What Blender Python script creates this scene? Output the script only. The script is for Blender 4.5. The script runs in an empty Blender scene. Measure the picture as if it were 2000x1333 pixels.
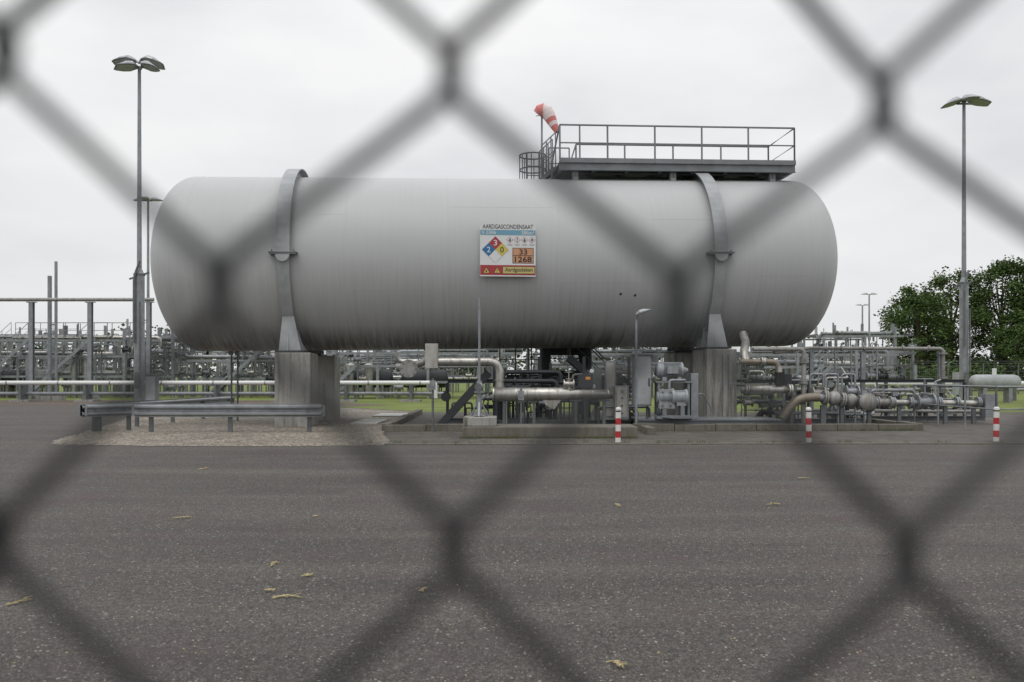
import bpy, math, random
from mathutils import Vector, Matrix
V=Vector
scene=bpy.context.scene
scene.view_settings.view_transform='Standard'
scene.view_settings.look='None'
scene.view_settings.exposure=0
TH=math.radians(4.4)

# ---------------------------------------------------------------- materials
def new_mat(name):
    m=bpy.data.materials.new(name); m.use_nodes=True
    nt=m.node_tree; b=nt.nodes['Principled BSDF']
    return m,nt,b
def mixrgb(nt,a,b,fac,blend='MIX'):
    n=nt.nodes.new('ShaderNodeMix'); n.data_type='RGBA'; n.blend_type=blend
    for sock,val in ((n.inputs[6],a),(n.inputs[7],b),(n.inputs[0],fac)):
        if hasattr(val,'is_output'): nt.links.new(val,sock)
        elif isinstance(val,(tuple,list)): sock.default_value=(*val[:3],1)
        else: sock.default_value=val
    return n.outputs[2]
def pos(nt,scale=(1,1,1),obj=False):
    if obj:
        t=nt.nodes.new('ShaderNodeTexCoord'); o=t.outputs['Object']
    else:
        t=nt.nodes.new('ShaderNodeNewGeometry'); o=t.outputs['Position']
    mp=nt.nodes.new('ShaderNodeMapping'); mp.inputs['Scale'].default_value=scale
    nt.links.new(o,mp.inputs[0]); return mp.outputs[0]
def noise(nt,vec,scale,detail=4,rough=.55):
    n=nt.nodes.new('ShaderNodeTexNoise'); n.inputs['Scale'].default_value=scale
    n.inputs['Detail'].default_value=detail; n.inputs['Roughness'].default_value=rough
    nt.links.new(vec,n.inputs['Vector']); return n.outputs['Fac']
def ramp(nt,val,stops):
    r=nt.nodes.new('ShaderNodeValToRGB'); e=r.color_ramp.elements
    while len(e)<len(stops): e.new(.5)
    for i,(p,c) in enumerate(stops):
        e[i].position=p; c=c if isinstance(c,(tuple,list)) else (c,c,c)
        e[i].color=(*c,1)
    nt.links.new(val,r.inputs[0]); return r.outputs[0]
def bump(nt,b,h,strength,dist=.01):
    n=nt.nodes.new('ShaderNodeBump'); n.inputs['Strength'].default_value=strength
    n.inputs['Distance'].default_value=dist
    nt.links.new(h,n.inputs['Height']); nt.links.new(n.outputs[0],b.inputs['Normal'])
def paint(name,col,rough=.5,metal=0,var=.25,scale=2.5,dirt=None):
    m,nt,b=new_mat(name)
    p=pos(nt); f=ramp(nt,noise(nt,p,scale,6,.65),[(.3,0),(.7,1)])
    dark=tuple(c*(1-var) for c in col); lite=tuple(min(1,c*(1+var*.5)) for c in col)
    c=mixrgb(nt,dark,lite,f)
    if dirt:
        g=ramp(nt,noise(nt,pos(nt,(6,6,.8)),1.4,5,.7),[(.48,0),(.72,1)])
        c=mixrgb(nt,c,dirt,g)
    nt.links.new(c,b.inputs['Base Color']); b.inputs['Roughness'].default_value=rough
    b.inputs['Metallic'].default_value=metal
    return m
def flat(name,col,rough=.5):
    m,nt,b=new_mat(name)
    c=mixrgb(nt,tuple(x*.9 for x in col),col,noise(nt,pos(nt),9,3))
    nt.links.new(c,b.inputs['Base Color']); b.inputs['Roughness'].default_value=rough
    return m

M_grey=paint('grey_paint',(.19,.205,.215),.5)
M_grey_l=paint('light_grey_paint',(.32,.335,.345),.5)
M_galv=paint('galvanised_steel',(.28,.295,.31),.45,.45,.3,4)
M_galv_d=paint('weathered_galvanised_steel',(.15,.16,.165),.55,.35,.3,3)
M_silver=paint('aluminium_cladding',(.46,.45,.42),.36,.7,.25,5,dirt=(.22,.19,.155))
M_pipe=paint('pipe_paint',(.30,.295,.28),.45,.15,.3,3,dirt=(.17,.15,.125))
M_dark=paint('dark_and_shaded_steel',(.030,.034,.038),.6)  # dark parts, and the stair tower with its shade put into the colour
M_blk=flat('black_plastic',(.012,.012,.014),.5)
M_white=flat('white_paint',(.70,.71,.70),.4)
M_bwhite=paint('bollard_white',(.66,.65,.62),.5,0,.15,14)
M_red=paint('bollard_red',(.42,.025,.03),.45,0,.25,14)
M_blue_grey=paint('motor_blue_grey_paint',(.28,.305,.32),.45,0,.2,8,dirt=(.18,.175,.165))
M_brown=paint('brown_cladding',(.24,.205,.16),.5,.3,.3,4)
M_head=paint('lamp_housing',(.34,.36,.37),.35,.4,.2,6)
M_glass=flat('lamp_glass',(.45,.48,.48),.12)
M_orange=flat('orange_label',(.75,.30,.05),.5)

def concrete(name,col,stain=True):
    m,nt,b=new_mat(name)
    p=pos(nt)
    c=mixrgb(nt,tuple(x*.72 for x in col),tuple(x*1.15 for x in col),ramp(nt,noise(nt,p,1.8,8,.7),[(.3,0),(.72,1)]))
    if stain:
        s=ramp(nt,noise(nt,pos(nt,(5,5,.5)),1.3,5,.7),[(.48,0),(.70,1)])
        c=mixrgb(nt,c,(.11,.10,.075),s)
    g=noise(nt,p,60,3)
    c=mixrgb(nt,c,ramp(nt,g,[(.3,.55),(.6,1.0)]),.6,'MULTIPLY')
    nt.links.new(c,b.inputs['Base Color']); b.inputs['Roughness'].default_value=.9
    bump(nt,b,g,.35,.01); return m
M_conc=concrete('pier_concrete',(.36,.355,.33))
M_conc_d=concrete('kerb_concrete',(.17,.155,.13))
M_slab=concrete('pad_concrete',(.10,.092,.08),False)
M_tile=concrete('light_concrete',(.50,.50,.48),False)

def tank_mat():
    m,nt,b=new_mat('tank_paint')
    base=(.43,.44,.443)
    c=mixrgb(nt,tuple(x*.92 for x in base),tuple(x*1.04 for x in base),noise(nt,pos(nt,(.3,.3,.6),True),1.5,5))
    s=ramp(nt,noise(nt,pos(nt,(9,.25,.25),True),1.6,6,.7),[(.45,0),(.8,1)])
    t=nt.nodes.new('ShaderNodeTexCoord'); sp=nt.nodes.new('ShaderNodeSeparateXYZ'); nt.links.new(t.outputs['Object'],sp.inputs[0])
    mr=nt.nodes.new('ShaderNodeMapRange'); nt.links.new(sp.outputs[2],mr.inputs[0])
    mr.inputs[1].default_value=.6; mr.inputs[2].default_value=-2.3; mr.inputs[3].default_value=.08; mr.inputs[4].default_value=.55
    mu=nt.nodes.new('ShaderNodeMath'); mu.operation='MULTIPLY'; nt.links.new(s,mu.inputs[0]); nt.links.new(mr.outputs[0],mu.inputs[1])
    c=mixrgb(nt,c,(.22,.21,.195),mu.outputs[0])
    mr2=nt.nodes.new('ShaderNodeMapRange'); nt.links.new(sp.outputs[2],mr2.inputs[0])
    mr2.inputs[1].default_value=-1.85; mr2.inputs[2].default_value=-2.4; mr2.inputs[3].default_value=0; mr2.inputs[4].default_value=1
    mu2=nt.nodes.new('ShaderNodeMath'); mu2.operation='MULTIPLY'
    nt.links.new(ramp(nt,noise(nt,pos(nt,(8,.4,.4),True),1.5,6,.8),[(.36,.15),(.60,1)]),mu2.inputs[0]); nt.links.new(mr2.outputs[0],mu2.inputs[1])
    c=mixrgb(nt,c,(.075,.07,.06),mu2.outputs[0])  # streaky bottom grime, with extra underside shade put into the colour
    nt.links.new(c,b.inputs['Base Color']); b.inputs['Roughness'].default_value=.5
    bump(nt,b,noise(nt,pos(nt,(.5,.5,.5),True),2,2),.12,.03)
    return m
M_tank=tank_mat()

def asphalt_mat():
    m,nt,b=new_mat('asphalt')
    p=pos(nt)
    c=mixrgb(nt,(.038,.034,.030),(.070,.063,.056),ramp(nt,noise(nt,pos(nt,(.25,1,1)),.8,6,.65),[(.3,0),(.7,1)]))
    c=mixrgb(nt,c,(.090,.080,.068),mixrgb(nt,(0,0,0),ramp(nt,noise(nt,pos(nt,(.12,2.2,1)),.6,4,.6),[(.48,0),(.72,1)]),.75))
    f=noise(nt,p,70,3,.8)
    f2=noise(nt,p,22,3,.7)
    c=mixrgb(nt,c,ramp(nt,f,[(.30,.1),(.5,.9),(.72,2.6)]),.95,'MULTIPLY')
    c=mixrgb(nt,c,ramp(nt,f2,[(.32,.6),(.5,1),(.70,1.45)]),.9,'MULTIPLY')
    def specks(scale,thr,col,c):
        vo=nt.nodes.new('ShaderNodeTexVoronoi'); vo.inputs['Scale'].default_value=scale; nt.links.new(p,vo.inputs['Vector'])
        sp=nt.nodes.new('ShaderNodeSeparateColor'); nt.links.new(vo.outputs['Color'],sp.inputs[0])
        a=ramp(nt,sp.outputs[0],[(thr,0),(min(1,thr+.03),1)]); d=ramp(nt,vo.outputs['Distance'],[(.2,1),(.42,0)])
        return mixrgb(nt,c,col,mixrgb(nt,a,d,1.0,'MULTIPLY'))
    c=specks(85,.76,(.24,.22,.195),c); c=specks(48,.92,(.36,.34,.30),c)
    c=mixrgb(nt,c,(.062,.038,.041),mixrgb(nt,(0,0,0),ramp(nt,noise(nt,p,.9,7,.7),[(.48,0),(.66,1)]),.5))
    nt.links.new(c,b.inputs['Base Color']); b.inputs['Roughness'].default_value=.85
    bump(nt,b,f,.7,.008); return m
M_asph=asphalt_mat()
def gravel_mat(name,ca,cb,scale):
    m,nt,b=new_mat(name); p=pos(nt)
    vo=nt.nodes.new('ShaderNodeTexVoronoi'); vo.inputs['Scale'].default_value=scale; nt.links.new(p,vo.inputs['Vector'])
    sp=nt.nodes.new('ShaderNodeSeparateColor'); nt.links.new(vo.outputs['Color'],sp.inputs[0])
    c=mixrgb(nt,ca,cb,sp.outputs[0])
    c=mixrgb(nt,c,ramp(nt,vo.outputs['Distance'],[(.1,1.1),(.75,.3)]),.8,'MULTIPLY')
    c=mixrgb(nt,c,ramp(nt,noise(nt,p,.7,5),[(.3,.65),(.7,1.1)]),.8,'MULTIPLY')
    nt.links.new(c,b.inputs['Base Color']); b.inputs['Roughness'].default_value=.9
    bump(nt,b,vo.outputs['Distance'],.8,.02); return m
M_grav=gravel_mat('beige_gravel',(.13,.11,.085),(.52,.46,.38),20)
M_grav2=gravel_mat('brown_gravel',(.10,.075,.06),(.26,.19,.145),18)
def brick_mat():
    m,nt,b=new_mat('brick_pavers'); p=pos(nt)
    br=nt.nodes.new('ShaderNodeTexBrick'); nt.links.new(p,br.inputs['Vector'])
    br.inputs['Scale'].default_value=1; br.inputs['Brick Width'].default_value=.22; br.inputs['Row Height'].default_value=.11
    br.inputs['Mortar Size'].default_value=.007
    br.inputs['Color1'].default_value=(.125,.11,.095,1); br.inputs['Color2'].default_value=(.075,.066,.058,1); br.inputs['Mortar'].default_value=(.025,.025,.018,1)
    c=mixrgb(nt,br.outputs[0],ramp(nt,noise(nt,p,1.2,6,.7),[(.3,.6),(.7,1.25)]),.9,'MULTIPLY')
    nt.links.new(c,b.inputs['Base Color']); b.inputs['Roughness'].default_value=.85
    bump(nt,b,br.outputs['Fac'],-.4,.01); return m
M_brick=brick_mat()
def grass_mat():
    m,nt,b=new_mat('grass'); p=pos(nt)
    c=mixrgb(nt,(.08,.115,.022),(.20,.24,.055),ramp(nt,noise(nt,p,.35,8,.75),[(.3,0),(.7,1)]))
    nt.links.new(c,b.inputs['Base Color']); b.inputs['Roughness'].default_value=1
    bump(nt,b,noise(nt,p,14,4),.9,.08); return m
M_grass=grass_mat()
def leaf_mat(name,a,b2):
    m,nt,b=new_mat(name)
    g=nt.nodes.new('ShaderNodeNewGeometry')
    f=g.outputs['Random Per Island']
    c=mixrgb(nt,a,b2,f)
    c=mixrgb(nt,c,ramp(nt,noise(nt,pos(nt),.45,3),[(.35,.6),(.65,1.3)]),.8,'MULTIPLY')
    nt.links.new(c,b.inputs['Base Color']); b.inputs['Roughness'].default_value=.75
    try: b.inputs['Specular IOR Level'].default_value=.15
    except Exception: pass
    return m
M_leaf=leaf_mat('foliage',(.035,.062,.020),(.10,.15,.045))
M_leaf2=leaf_mat('far_foliage',(.045,.062,.040),(.085,.10,.062))
M_bark=paint('bark',(.07,.06,.045),.9,0,.4,6)
M_wire=flat('fence_wire_coating',(.012,.013,.014),.55)
M_twig=paint('dry_twig',(.42,.34,.18),.9,0,.4,20)

# ---------------------------------------------------------------- geometry builder
class Geo:
    def __init__(s): s.v=[];s.f=[];s.m=[];s.s=[];s.mats=[]
    def add(s,vs,fs,mat,smooth=False):
        if mat not in s.mats: s.mats.append(mat)
        i=s.mats.index(mat); o=len(s.v)
        s.v.extend(tuple(v) for v in vs)
        for f in fs: s.f.append([a+o for a in f]); s.m.append(i); s.s.append(smooth)
    def box(s,x0,x1,y0,y1,z0,z1,mat,mtx=None):
        vs=[V((x,y,z)) for z in (z0,z1) for y in (y0,y1) for x in (x0,x1)]
        if mtx: vs=[mtx@v for v in vs]
        s.add(vs,[(0,2,3,1),(4,5,7,6),(0,1,5,4),(2,6,7,3),(0,4,6,2),(1,3,7,5)],mat)
    def frame(s,d,up=None):
        d=d.normalized(); up=up or V((0,0,1))
        if abs(d.dot(up))>.98: up=V((0,1,0))
        a=d.cross(up).normalized(); b=a.cross(d).normalized(); return a,b
    def beam(s,p,q,w,h,mat,up=None):
        p=V(p);q=V(q);a,b=s.frame(q-p,up)
        vs=[]
        for c in (p,q):
            for x,y in ((-1,-1),(1,-1),(1,1),(-1,1)): vs.append(c+a*x*w/2+b*y*h/2)
        s.add(vs,[(3,2,1,0),(4,5,6,7),(0,1,5,4),(1,2,6,5),(2,3,7,6),(3,0,4,7)],mat)
    def ibeam(s,p,q,w,h,mat,t=.015):
        p=V(p);q=V(q);a,b=s.frame(q-p)
        s.beam(p+b*(h/2-t/2),q+b*(h/2-t/2),w,t,mat); s.beam(p-b*(h/2-t/2),q-b*(h/2-t/2),w,t,mat)
        s.beam(p,q,t,h-2*t,mat)
    def cyl(s,p,q,r,mat,r2=None,n=12,caps=True):
        p=V(p);q=V(q);r2=r if r2 is None else r2
        a,b=s.frame(q-p); vs=[];A=[2*math.pi*i/n for i in range(n)]
        for c,rr in ((p,r),(q,r2)):
            for t in A: vs.append(c+a*math.cos(t)*rr+b*math.sin(t)*rr)
        s.add(vs,[(i,(i+1)%n,n+(i+1)%n,n+i) for i in range(n)],mat,True)
        if caps:
            s.add(vs[:n],[tuple(range(n))[::-1]],mat); s.add(vs[n:],[tuple(range(n))],mat)
    def disc(s,c,d,r,t,mat,n=20):
        c=V(c);d=V(d).normalized(); s.cyl(c-d*t/2,c+d*t/2,r,mat,n=n)
    def tube(s,pts,r,mat,n=10,bend=0,radii=None,mats=None):
        pts=[V(p) for p in pts]
        if bend:
            o=[pts[0]]
            for i in range(1,len(pts)-1):
                P=pts[i];u=pts[i-1]-P;w=pts[i+1]-P
                l=min(bend,u.length*.49,w.length*.49);A=P+u.normalized()*l;B=P+w.normalized()*l
                for k in range(7):
                    t=k/6;o.append(A*(1-t)**2+P*2*t*(1-t)+B*t*t)
            o.append(pts[-1]);pts=o
        N=len(pts);T=[]
        for i in range(N):
            T.append((pts[min(i+1,N-1)]-pts[max(i-1,0)]).normalized())
        a,b=s.frame(T[0]);rings=[]
        for i in range(N):
            if i:
                a=(a-T[i]*a.dot(T[i])).normalized()
                b=T[i].cross(a).normalized()
            else: b=T[0].cross(a).normalized()
            rr=radii[i] if radii else r
            rings.append([pts[i]+a*math.cos(2*math.pi*k/n)*rr+b*math.sin(2*math.pi*k/n)*rr for k in range(n)])
        for i in range(N-1):
            mm=mats[i] if mats else mat
            s.add(rings[i]+rings[i+1],[(k,(k+1)%n,n+(k+1)%n,n+k) for k in range(n)],mm,True) if mats else None
        if not mats:
            s.add([v for R_ in rings for v in R_],[(i*n+k,i*n+(k+1)%n,(i+1)*n+(k+1)%n,(i+1)*n+k) for i in range(N-1) for k in range(n)],mat,True)
        if not mats:
            s.add(rings[0],[tuple(range(n))[::-1]],mat); s.add(rings[-1],[tuple(range(n))],mat)
    def lathe(s,o,d,prof,mat,n=32,smooth=True):
        o=V(o);d=V(d).normalized();a,b=s.frame(d);vs=[]
        for x,r in prof:
            for k in range(n):
                t=2*math.pi*k/n;vs.append(o+d*x+a*math.cos(t)*r+b*math.sin(t)*r)
        s.add(vs,[(i*n+k,i*n+(k+1)%n,(i+1)*n+(k+1)%n,(i+1)*n+k) for i in range(len(prof)-1) for k in range(n)],mat,smooth)
    def loft(s,rings,mat,smooth=False):
        n=len(rings[0]);vs=[v for r in rings for v in r]
        fs=[(i*n+k,i*n+(k+1)%n,(i+1)*n+(k+1)%n,(i+1)*n+k) for i in range(len(rings)-1) for k in range(n)]
        fs+=[tuple(range(n))[::-1],tuple(range((len(rings)-1)*n,len(rings)*n))]
        s.add(vs,fs,mat,smooth)
    def prism(s,pts,off,mat):
        pts=[V(p) for p in pts];off=V(off);n=len(pts)
        s.add(pts+[p+off for p in pts],[tuple(range(n)),tuple(range(n,2*n))[::-1]]+[(i,n+i,n+(i+1)%n,(i+1)%n) for i in range(n)],mat)
    def sphere(s,c,r,mat,n=12,sz=1):
        c=V(c);vs=[];h=n//2
        for i in range(h+1):
            t=math.pi*i/h
            for k in range(n):
                p=2*math.pi*k/n;vs.append(c+V((math.sin(t)*math.cos(p)*r,math.sin(t)*math.sin(p)*r,math.cos(t)*r*sz)))
        s.add(vs,[(i*n+k,(i+1)*n+k,(i+1)*n+(k+1)%n,i*n+(k+1)%n) for i in range(h) for k in range(n)],mat,True)
    def build(s,name,parent=None,bevel=0,loc=None,rotz=0):
        me=bpy.data.meshes.new(name);me.from_pydata(s.v,[],s.f)
        for m in s.mats: me.materials.append(m)
        me.polygons.foreach_set('material_index',s.m);me.polygons.foreach_set('use_smooth',s.s)
        me.update()
        o=bpy.data.objects.new(name,me);scene.collection.objects.link(o)
        if parent: o.parent=parent
        if loc: o.location=loc
        o.rotation_euler[2]=rotz
        if bevel:
            b=o.modifiers.new('bevel','BEVEL');b.width=bevel;b.segments=2;b.limit_method='ANGLE';b.angle_limit=math.radians(40)
        return o
def empty(name,loc,rot=(0,0,0)):
    e=bpy.data.objects.new(name,None);e.location=loc;e.rotation_euler=rot;e.empty_display_size=.3
    scene.collection.objects.link(e);return e
def sheet(name,poly,z,mat):
    g=Geo();g.add([(x,y,z) for x,y in poly],[tuple(range(len(poly)))],mat);o=g.build(name)
    return o

# reusable plant parts
def valve(g,c,r,axis,mat,wheel=True,h=.45,n=14):
    c=V(c);d=V(axis).normalized()
    g.cyl(c-d*r*1.6,c,r*.95,mat,r*1.2,n=n);g.cyl(c,c+d*r*1.6,r*1.2,mat,r*.95,n=n)
    for s_ in (-1.7,1.7): g.disc(c+d*r*s_,d,r*1.75,r*.35,mat,n)
    g.cyl(c,c+V((0,0,r*1.9)),r*.7,mat,n=n);g.disc(c+V((0,0,r*1.9)),(0,0,1),r*1.1,r*.3,mat,n)
    g.cyl(c+V((0,0,r*1.9)),c+V((0,0,h)),r*.2,mat,n=8)
    if wheel:
        R_=r*1.5;pts=[c+V((math.cos(t)*R_,math.sin(t)*R_,h)) for t in [2*math.pi*k/14 for k in range(15)]]
        g.tube(pts,r*.13,mat,n=6)
        for k in range(4):
            t=k*math.pi/2;g.cyl(c+V((0,0,h)),c+V((math.cos(t)*R_,math.sin(t)*R_,h)),r*.1,mat,n=5)
def flange(g,c,d,r,mat):
    d=V(d).normalized();g.disc(V(c)-d*.028,d,r,.04,mat,18);g.disc(V(c)+d*.028,d,r,.04,mat,18)
    a,b=g.frame(d)
    for k in range(8):
        t=k*math.pi/4;q=V(c)+a*math.cos(t)*r*.82+b*math.sin(t)*r*.82
        g.cyl(q-d*.075,q+d*.075,r*.07+.005,M_galv_d,n=6)
def rail(g,pts,h,mat,step=1.4,r=.022,mid=True,posts=True):
    pts=[V(p) for p in pts];up=V((0,0,h))
    g.tube([p+up for p in pts],r,mat,n=8)
    if mid: g.tube([p+up*.52 for p in pts],r*.75,mat,n=6)
    if posts:
        for i in range(len(pts)-1):
            L=(pts[i+1]-pts[i]).length;k=max(1,round(L/step))
            for j in range(k+1):
                p=pts[i].lerp(pts[i+1],j/k);g.cyl(p,p+up,r,mat,n=8)

# ---------------------------------------------------------------- ground
sheet('ground',[(-1500,-600),(1500,-600),(1500,3000),(-1500,3000)],0,M_grass)
sheet('asphalt_yard',[(-70,-30),(70,-30),(70,30.5),(-3,31.5),(-8,37),(-15,40),(-70,40)],.004,M_asph)
sheet('brown_gravel_strip',[(-70,40.0),(-15,40.0),(-8,37),(-5.5,39),(-12,46.5),(-70,48)],.006,M_grav2)
rg=random.Random(3)
edge=[]
ctrl=[(-16,38.5),(-14.2,32),(-12.0,26),(-10.7,21.5),(-10.0,19.3),(-9.55,17.4),(-9.0,16.5),(-7.0,16.15),(-4.5,16.1),(-2.55,16.3)]
for i in range(len(ctrl)-1):
    a=V((*ctrl[i],0));b=V((*ctrl[i+1],0))
    for k in range(10):
        p=a.lerp(b,k/10);edge.append((p.x+rg.uniform(-.06,.06),p.y+rg.uniform(-.06,.06)))
edge+=[(-2.45,16.4),(-2.55,17.5),(-3.0,19.5),(-3.1,20.4),(-3.3,31.2),(-8.2,36.6)]
sheet('gravel_bed',edge,.010,M_grav)
sheet('brick_pavement',[(-2.5,16.5),(40,16.9),(40,30),(10.3,30),(10.2,20.5),(-3.0,20.4)],.008,M_brick)
sheet('concrete_pad',[(-3.0,20.5),(10.1,20.9),(10.1,31),(-3.2,31)],.014,M_slab)
g=Geo();g.box(-2.5,40,-.07,.07,-.1,.03,M_conc_d);g.build('pavement_kerb',loc=(0,16.5,0),rotz=math.radians(.55))
g=Geo();rg=random.Random(8)
def kerb(g,p,q,w=.2,h=.17,L=1.0):
    p=V(p);q=V(q);D=(q-p).length;n=max(1,int(D/L));
    for i in range(n):
        a=p.lerp(q,i/n);b=p.lerp(q,(i+1)/n);d=(b-a).normalized()*.006
        hh=h+rg.uniform(-.012,.012)
        g.beam(a+d+V((0,0,hh/2)),b-d+V((0,0,hh/2)),w,hh,M_conc_d)
kerb(g,(-3.1,20.45,0),(10.05,20.85,0));kerb(g,(10.15,20.9,0),(9.9,27,0));kerb(g,(-3.1,20.6,0),(-3.3,30,0))
kerb(g,(3.2,19.3,0),(3.2,20.3,0))
g.build('bund_kerb',bevel=.012)
g=Geo();g.box(-1.08,2.72,18.15,19.15,0,.26,M_conc_d);g.build('concrete_plinth',bevel=.03)
g=Geo();g.box(-1.06,-.34,18.2,18.9,.26,.46,M_conc);g.build('concrete_block',bevel=.02)
for i,(x0,x1,y0,y1) in enumerate([(-4.5,-3.75,23.4,25.6),(-4.6,-3.4,27.6,29.4)]):
    g=Geo();g.box(x0,x1,y0,y1,0,.05,M_tile);g.build('concrete_cover_slab',bevel=.008)

# ---------------------------------------------------------------- storage tank
TC=(-.275,24.75,4.63);SLOPE=-.011
tank=empty('horizontal_storage_tank',TC,(0,SLOPE,TH))
R0=2.47;HL=8.51;HLL=8.60
g=Geo();prof=[]
hd=1.22
for k in range(0,19):
    t=math.pi/2*k/18;prof.append((-HLL-hd*math.cos(t),max(.001,R0*math.sin(t))))
for sx in (-8.4,-6.9,-4.3,-1.62,1.33,3.9,6.7,8.3):
    prof+=[(sx-.10,R0),(sx-.05,R0),(sx-.03,R0),(sx-.012,R0+.006),(sx+.012,R0+.006),(sx+.03,R0),(sx+.05,R0),(sx+.10,R0)]
for k in range(18,-1,-1):
    t=math.pi/2*k/18;prof.append((HL+hd*math.cos(t),max(.001,R0*math.sin(t))))
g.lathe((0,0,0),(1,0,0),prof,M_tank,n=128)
for (x0,x1,a) in ((-8.3,-6.95,-10),(-6.85,-4.35,25),(-4.25,-1.67,-22),(-1.57,1.28,31),(1.38,3.85,-18),(3.95,6.65,22),(6.75,8.25,-14)):
    t=math.radians(a);g.cyl((x0,-(R0-.003)*math.cos(t),(R0-.003)*math.sin(t)),(x1,-(R0-.003)*math.cos(t),(R0-.003)*math.sin(t)),.006,M_tank,n=6)
for lx,a in ((3.05,-26),(3.45,-27)):
    t=math.radians(a);g.disc((lx,-(R0+.004)*math.cos(t),(R0+.004)*math.sin(t)),(0,-math.cos(t),math.sin(t)),.035,.012,M_dark,8)
g.build('shell',tank)
def band(g,cx,w,ri,ro,a0,a1,mat,n=40):
    rings=[]
    for k in range(n+1):
        a=math.radians(a0+(a1-a0)*k/n);c,s_=-math.cos(a),math.sin(a)
        rings.append([V((cx-w/2,ri*c,ri*s_)),V((cx+w/2,ri*c,ri*s_)),V((cx+w/2,ro*c,ro*s_)),V((cx-w/2,ro*c,ro*s_))])
    g.loft(rings,mat)
for nm,cx in (('stiffener_ring',-5.86),('stiffener_ring',5.70)):
    g=Geo()
    band(g,cx,.36,2.68,2.705,-2,182,M_grey_l);band(g,cx,.03,2.45,2.682,-2,182,M_grey_l)
    band(g,cx,.30,2.60,2.63,-52,-3,M_grey_l);band(g,cx,.03,2.45,2.602,-60,-3,M_grey_l)
    band(g,cx,.30,2.60,2.63,183,232,M_grey_l);band(g,cx,.03,2.45,2.602,183,240,M_grey_l)
    band(g,cx,.62,2.462,2.480,-72,-14,M_tank);band(g,cx,.62,2.462,2.480,194,252,M_tank)
    pts=[V((cx+.18*math.cos(t),-2.71,-.08+.18*math.sin(t))) for t in [math.pi+math.pi*k/12 for k in range(13)]]
    g.prism(pts,(0,-.02,0),M_grey_l)
    for sg in (-1,1):
        g.box(cx-.36,cx+.36,sg*2.6-.13,sg*2.6+.13,-.03,-.005,M_grey);g.box(cx-.34,cx+.34,sg*2.6-.12,sg*2.6+.12,-.065,-.04,M_grey)
        for bx in (-.28,.28): g.cyl((cx+bx,sg*2.65,-.11),(cx+bx,sg*2.65,.05),.02,M_galv_d,n=6)
    g.build(nm,tank)
    g=Geo()
    for sg in (-1,1):
        pts=[]
        for k in range(9):
            a=math.radians(36+39*k/8);pts.append((cx-.015,sg*2.472*math.cos(a),-2.472*math.sin(a)))
        pts+=[(cx-.015,sg*.95,-2.54),(cx-.015,sg*2.15,-2.54)]
        g.prism(pts,(.03,0,0),M_grey_l)
        for yy,ztop in ((2.1,-1.62),(1.55,-1.92),(1.05,-2.23)):
            g.prism([(cx-.24,sg*yy,-2.54),(cx+.34,sg*yy,-2.54),(cx+.16,sg*(yy-.04),ztop),(cx-.14,sg*(yy-.04),ztop)],(0,.02,0),M_grey_l)
        g.box(cx-.32,cx+.42,min(sg*.9,sg*2.2),max(sg*.9,sg*2.2),-2.59,-2.54,M_dark)
    g.build('saddle',tank)
g=Geo();rail(g,[(-1.75,.3,2.44),(.9,.3,2.44)],.14,M_grey,step=1.3,mid=False,r=.02);g.build('top_rail',tank)

def loc2w(lx,ly): return (TC[0]+lx*math.cos(TH)-ly*math.sin(TH),TC[1]+lx*math.sin(TH)+ly*math.cos(TH))
for lx,ly,hw,h in ((-5.68,-1.63,.46,1.97),(-5.62,1.63,.60,1.97),(5.84,-1.63,.42,2.09),(5.84,1.63,.42,2.09)):
    x,y=loc2w(lx,ly);g=Geo();g.box(-hw,hw,-.68,.68,0,h,M_conc)
    g.build('concrete_pier',loc=(x,y,0),rotz=TH,bevel=.025)

# ---------------------------------------------------------------- hazard sign
def flatpoly(g,pts,y,mat): g.add([V((x,y,z)) for x,z in pts],[tuple(range(len(pts)))],mat)
x,y=loc2w(-.03,-2.56)
sign=empty('tank_hazard_sign',(x,y,4.69),(0,0,TH))
u=.01355
M_sw=flat('sign_white',(.66,.67,.67),.35);M_sb=flat('sign_light_blue',(.15,.33,.44),.35);M_sr=flat('sign_red',(.36,.03,.04),.35)
M_sdb=flat('sign_blue',(.012,.14,.33),.35);M_sy=flat('sign_yellow',(.58,.47,.09),.35);M_so=flat('sign_orange',(.56,.27,.14),.35)
M_sk=flat('sign_black',(.02,.02,.022),.4);M_py=flat('sign_pale_yellow',(.50,.42,.15),.35);M_cap=flat('sign_caption_grey',(.36,.36,.36),.4)
g=Geo();g.box(-54.5*u,54.5*u,0,.02,-52*u,52*u,M_sw)
def rc(x0,x1,z0,z1,y,m):
    flatpoly(g,[(x0*u,z0*u),(x1*u,z0*u),(x1*u,z1*u),(x0*u,z1*u)],y,m)
def dm(cx,cz,h,y,m): flatpoly(g,[((cx-h)*u,cz*u),(cx*u,(cz-h)*u),((cx+h)*u,cz*u),(cx*u,(cz+h)*u)],y,m)
rc(-54,54,28.5,38.5,-.003,M_sb)
dm(-24.5,0,26.5,-.003,M_cap)
dm(-24.5,13,12.7,-.006,M_sr);dm(-37.5,0,12.7,-.006,M_sdb);dm(-11.5,0,12.7,-.006,M_sy);dm(-24.5,-13,12.7,-.006,M_sw)
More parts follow.
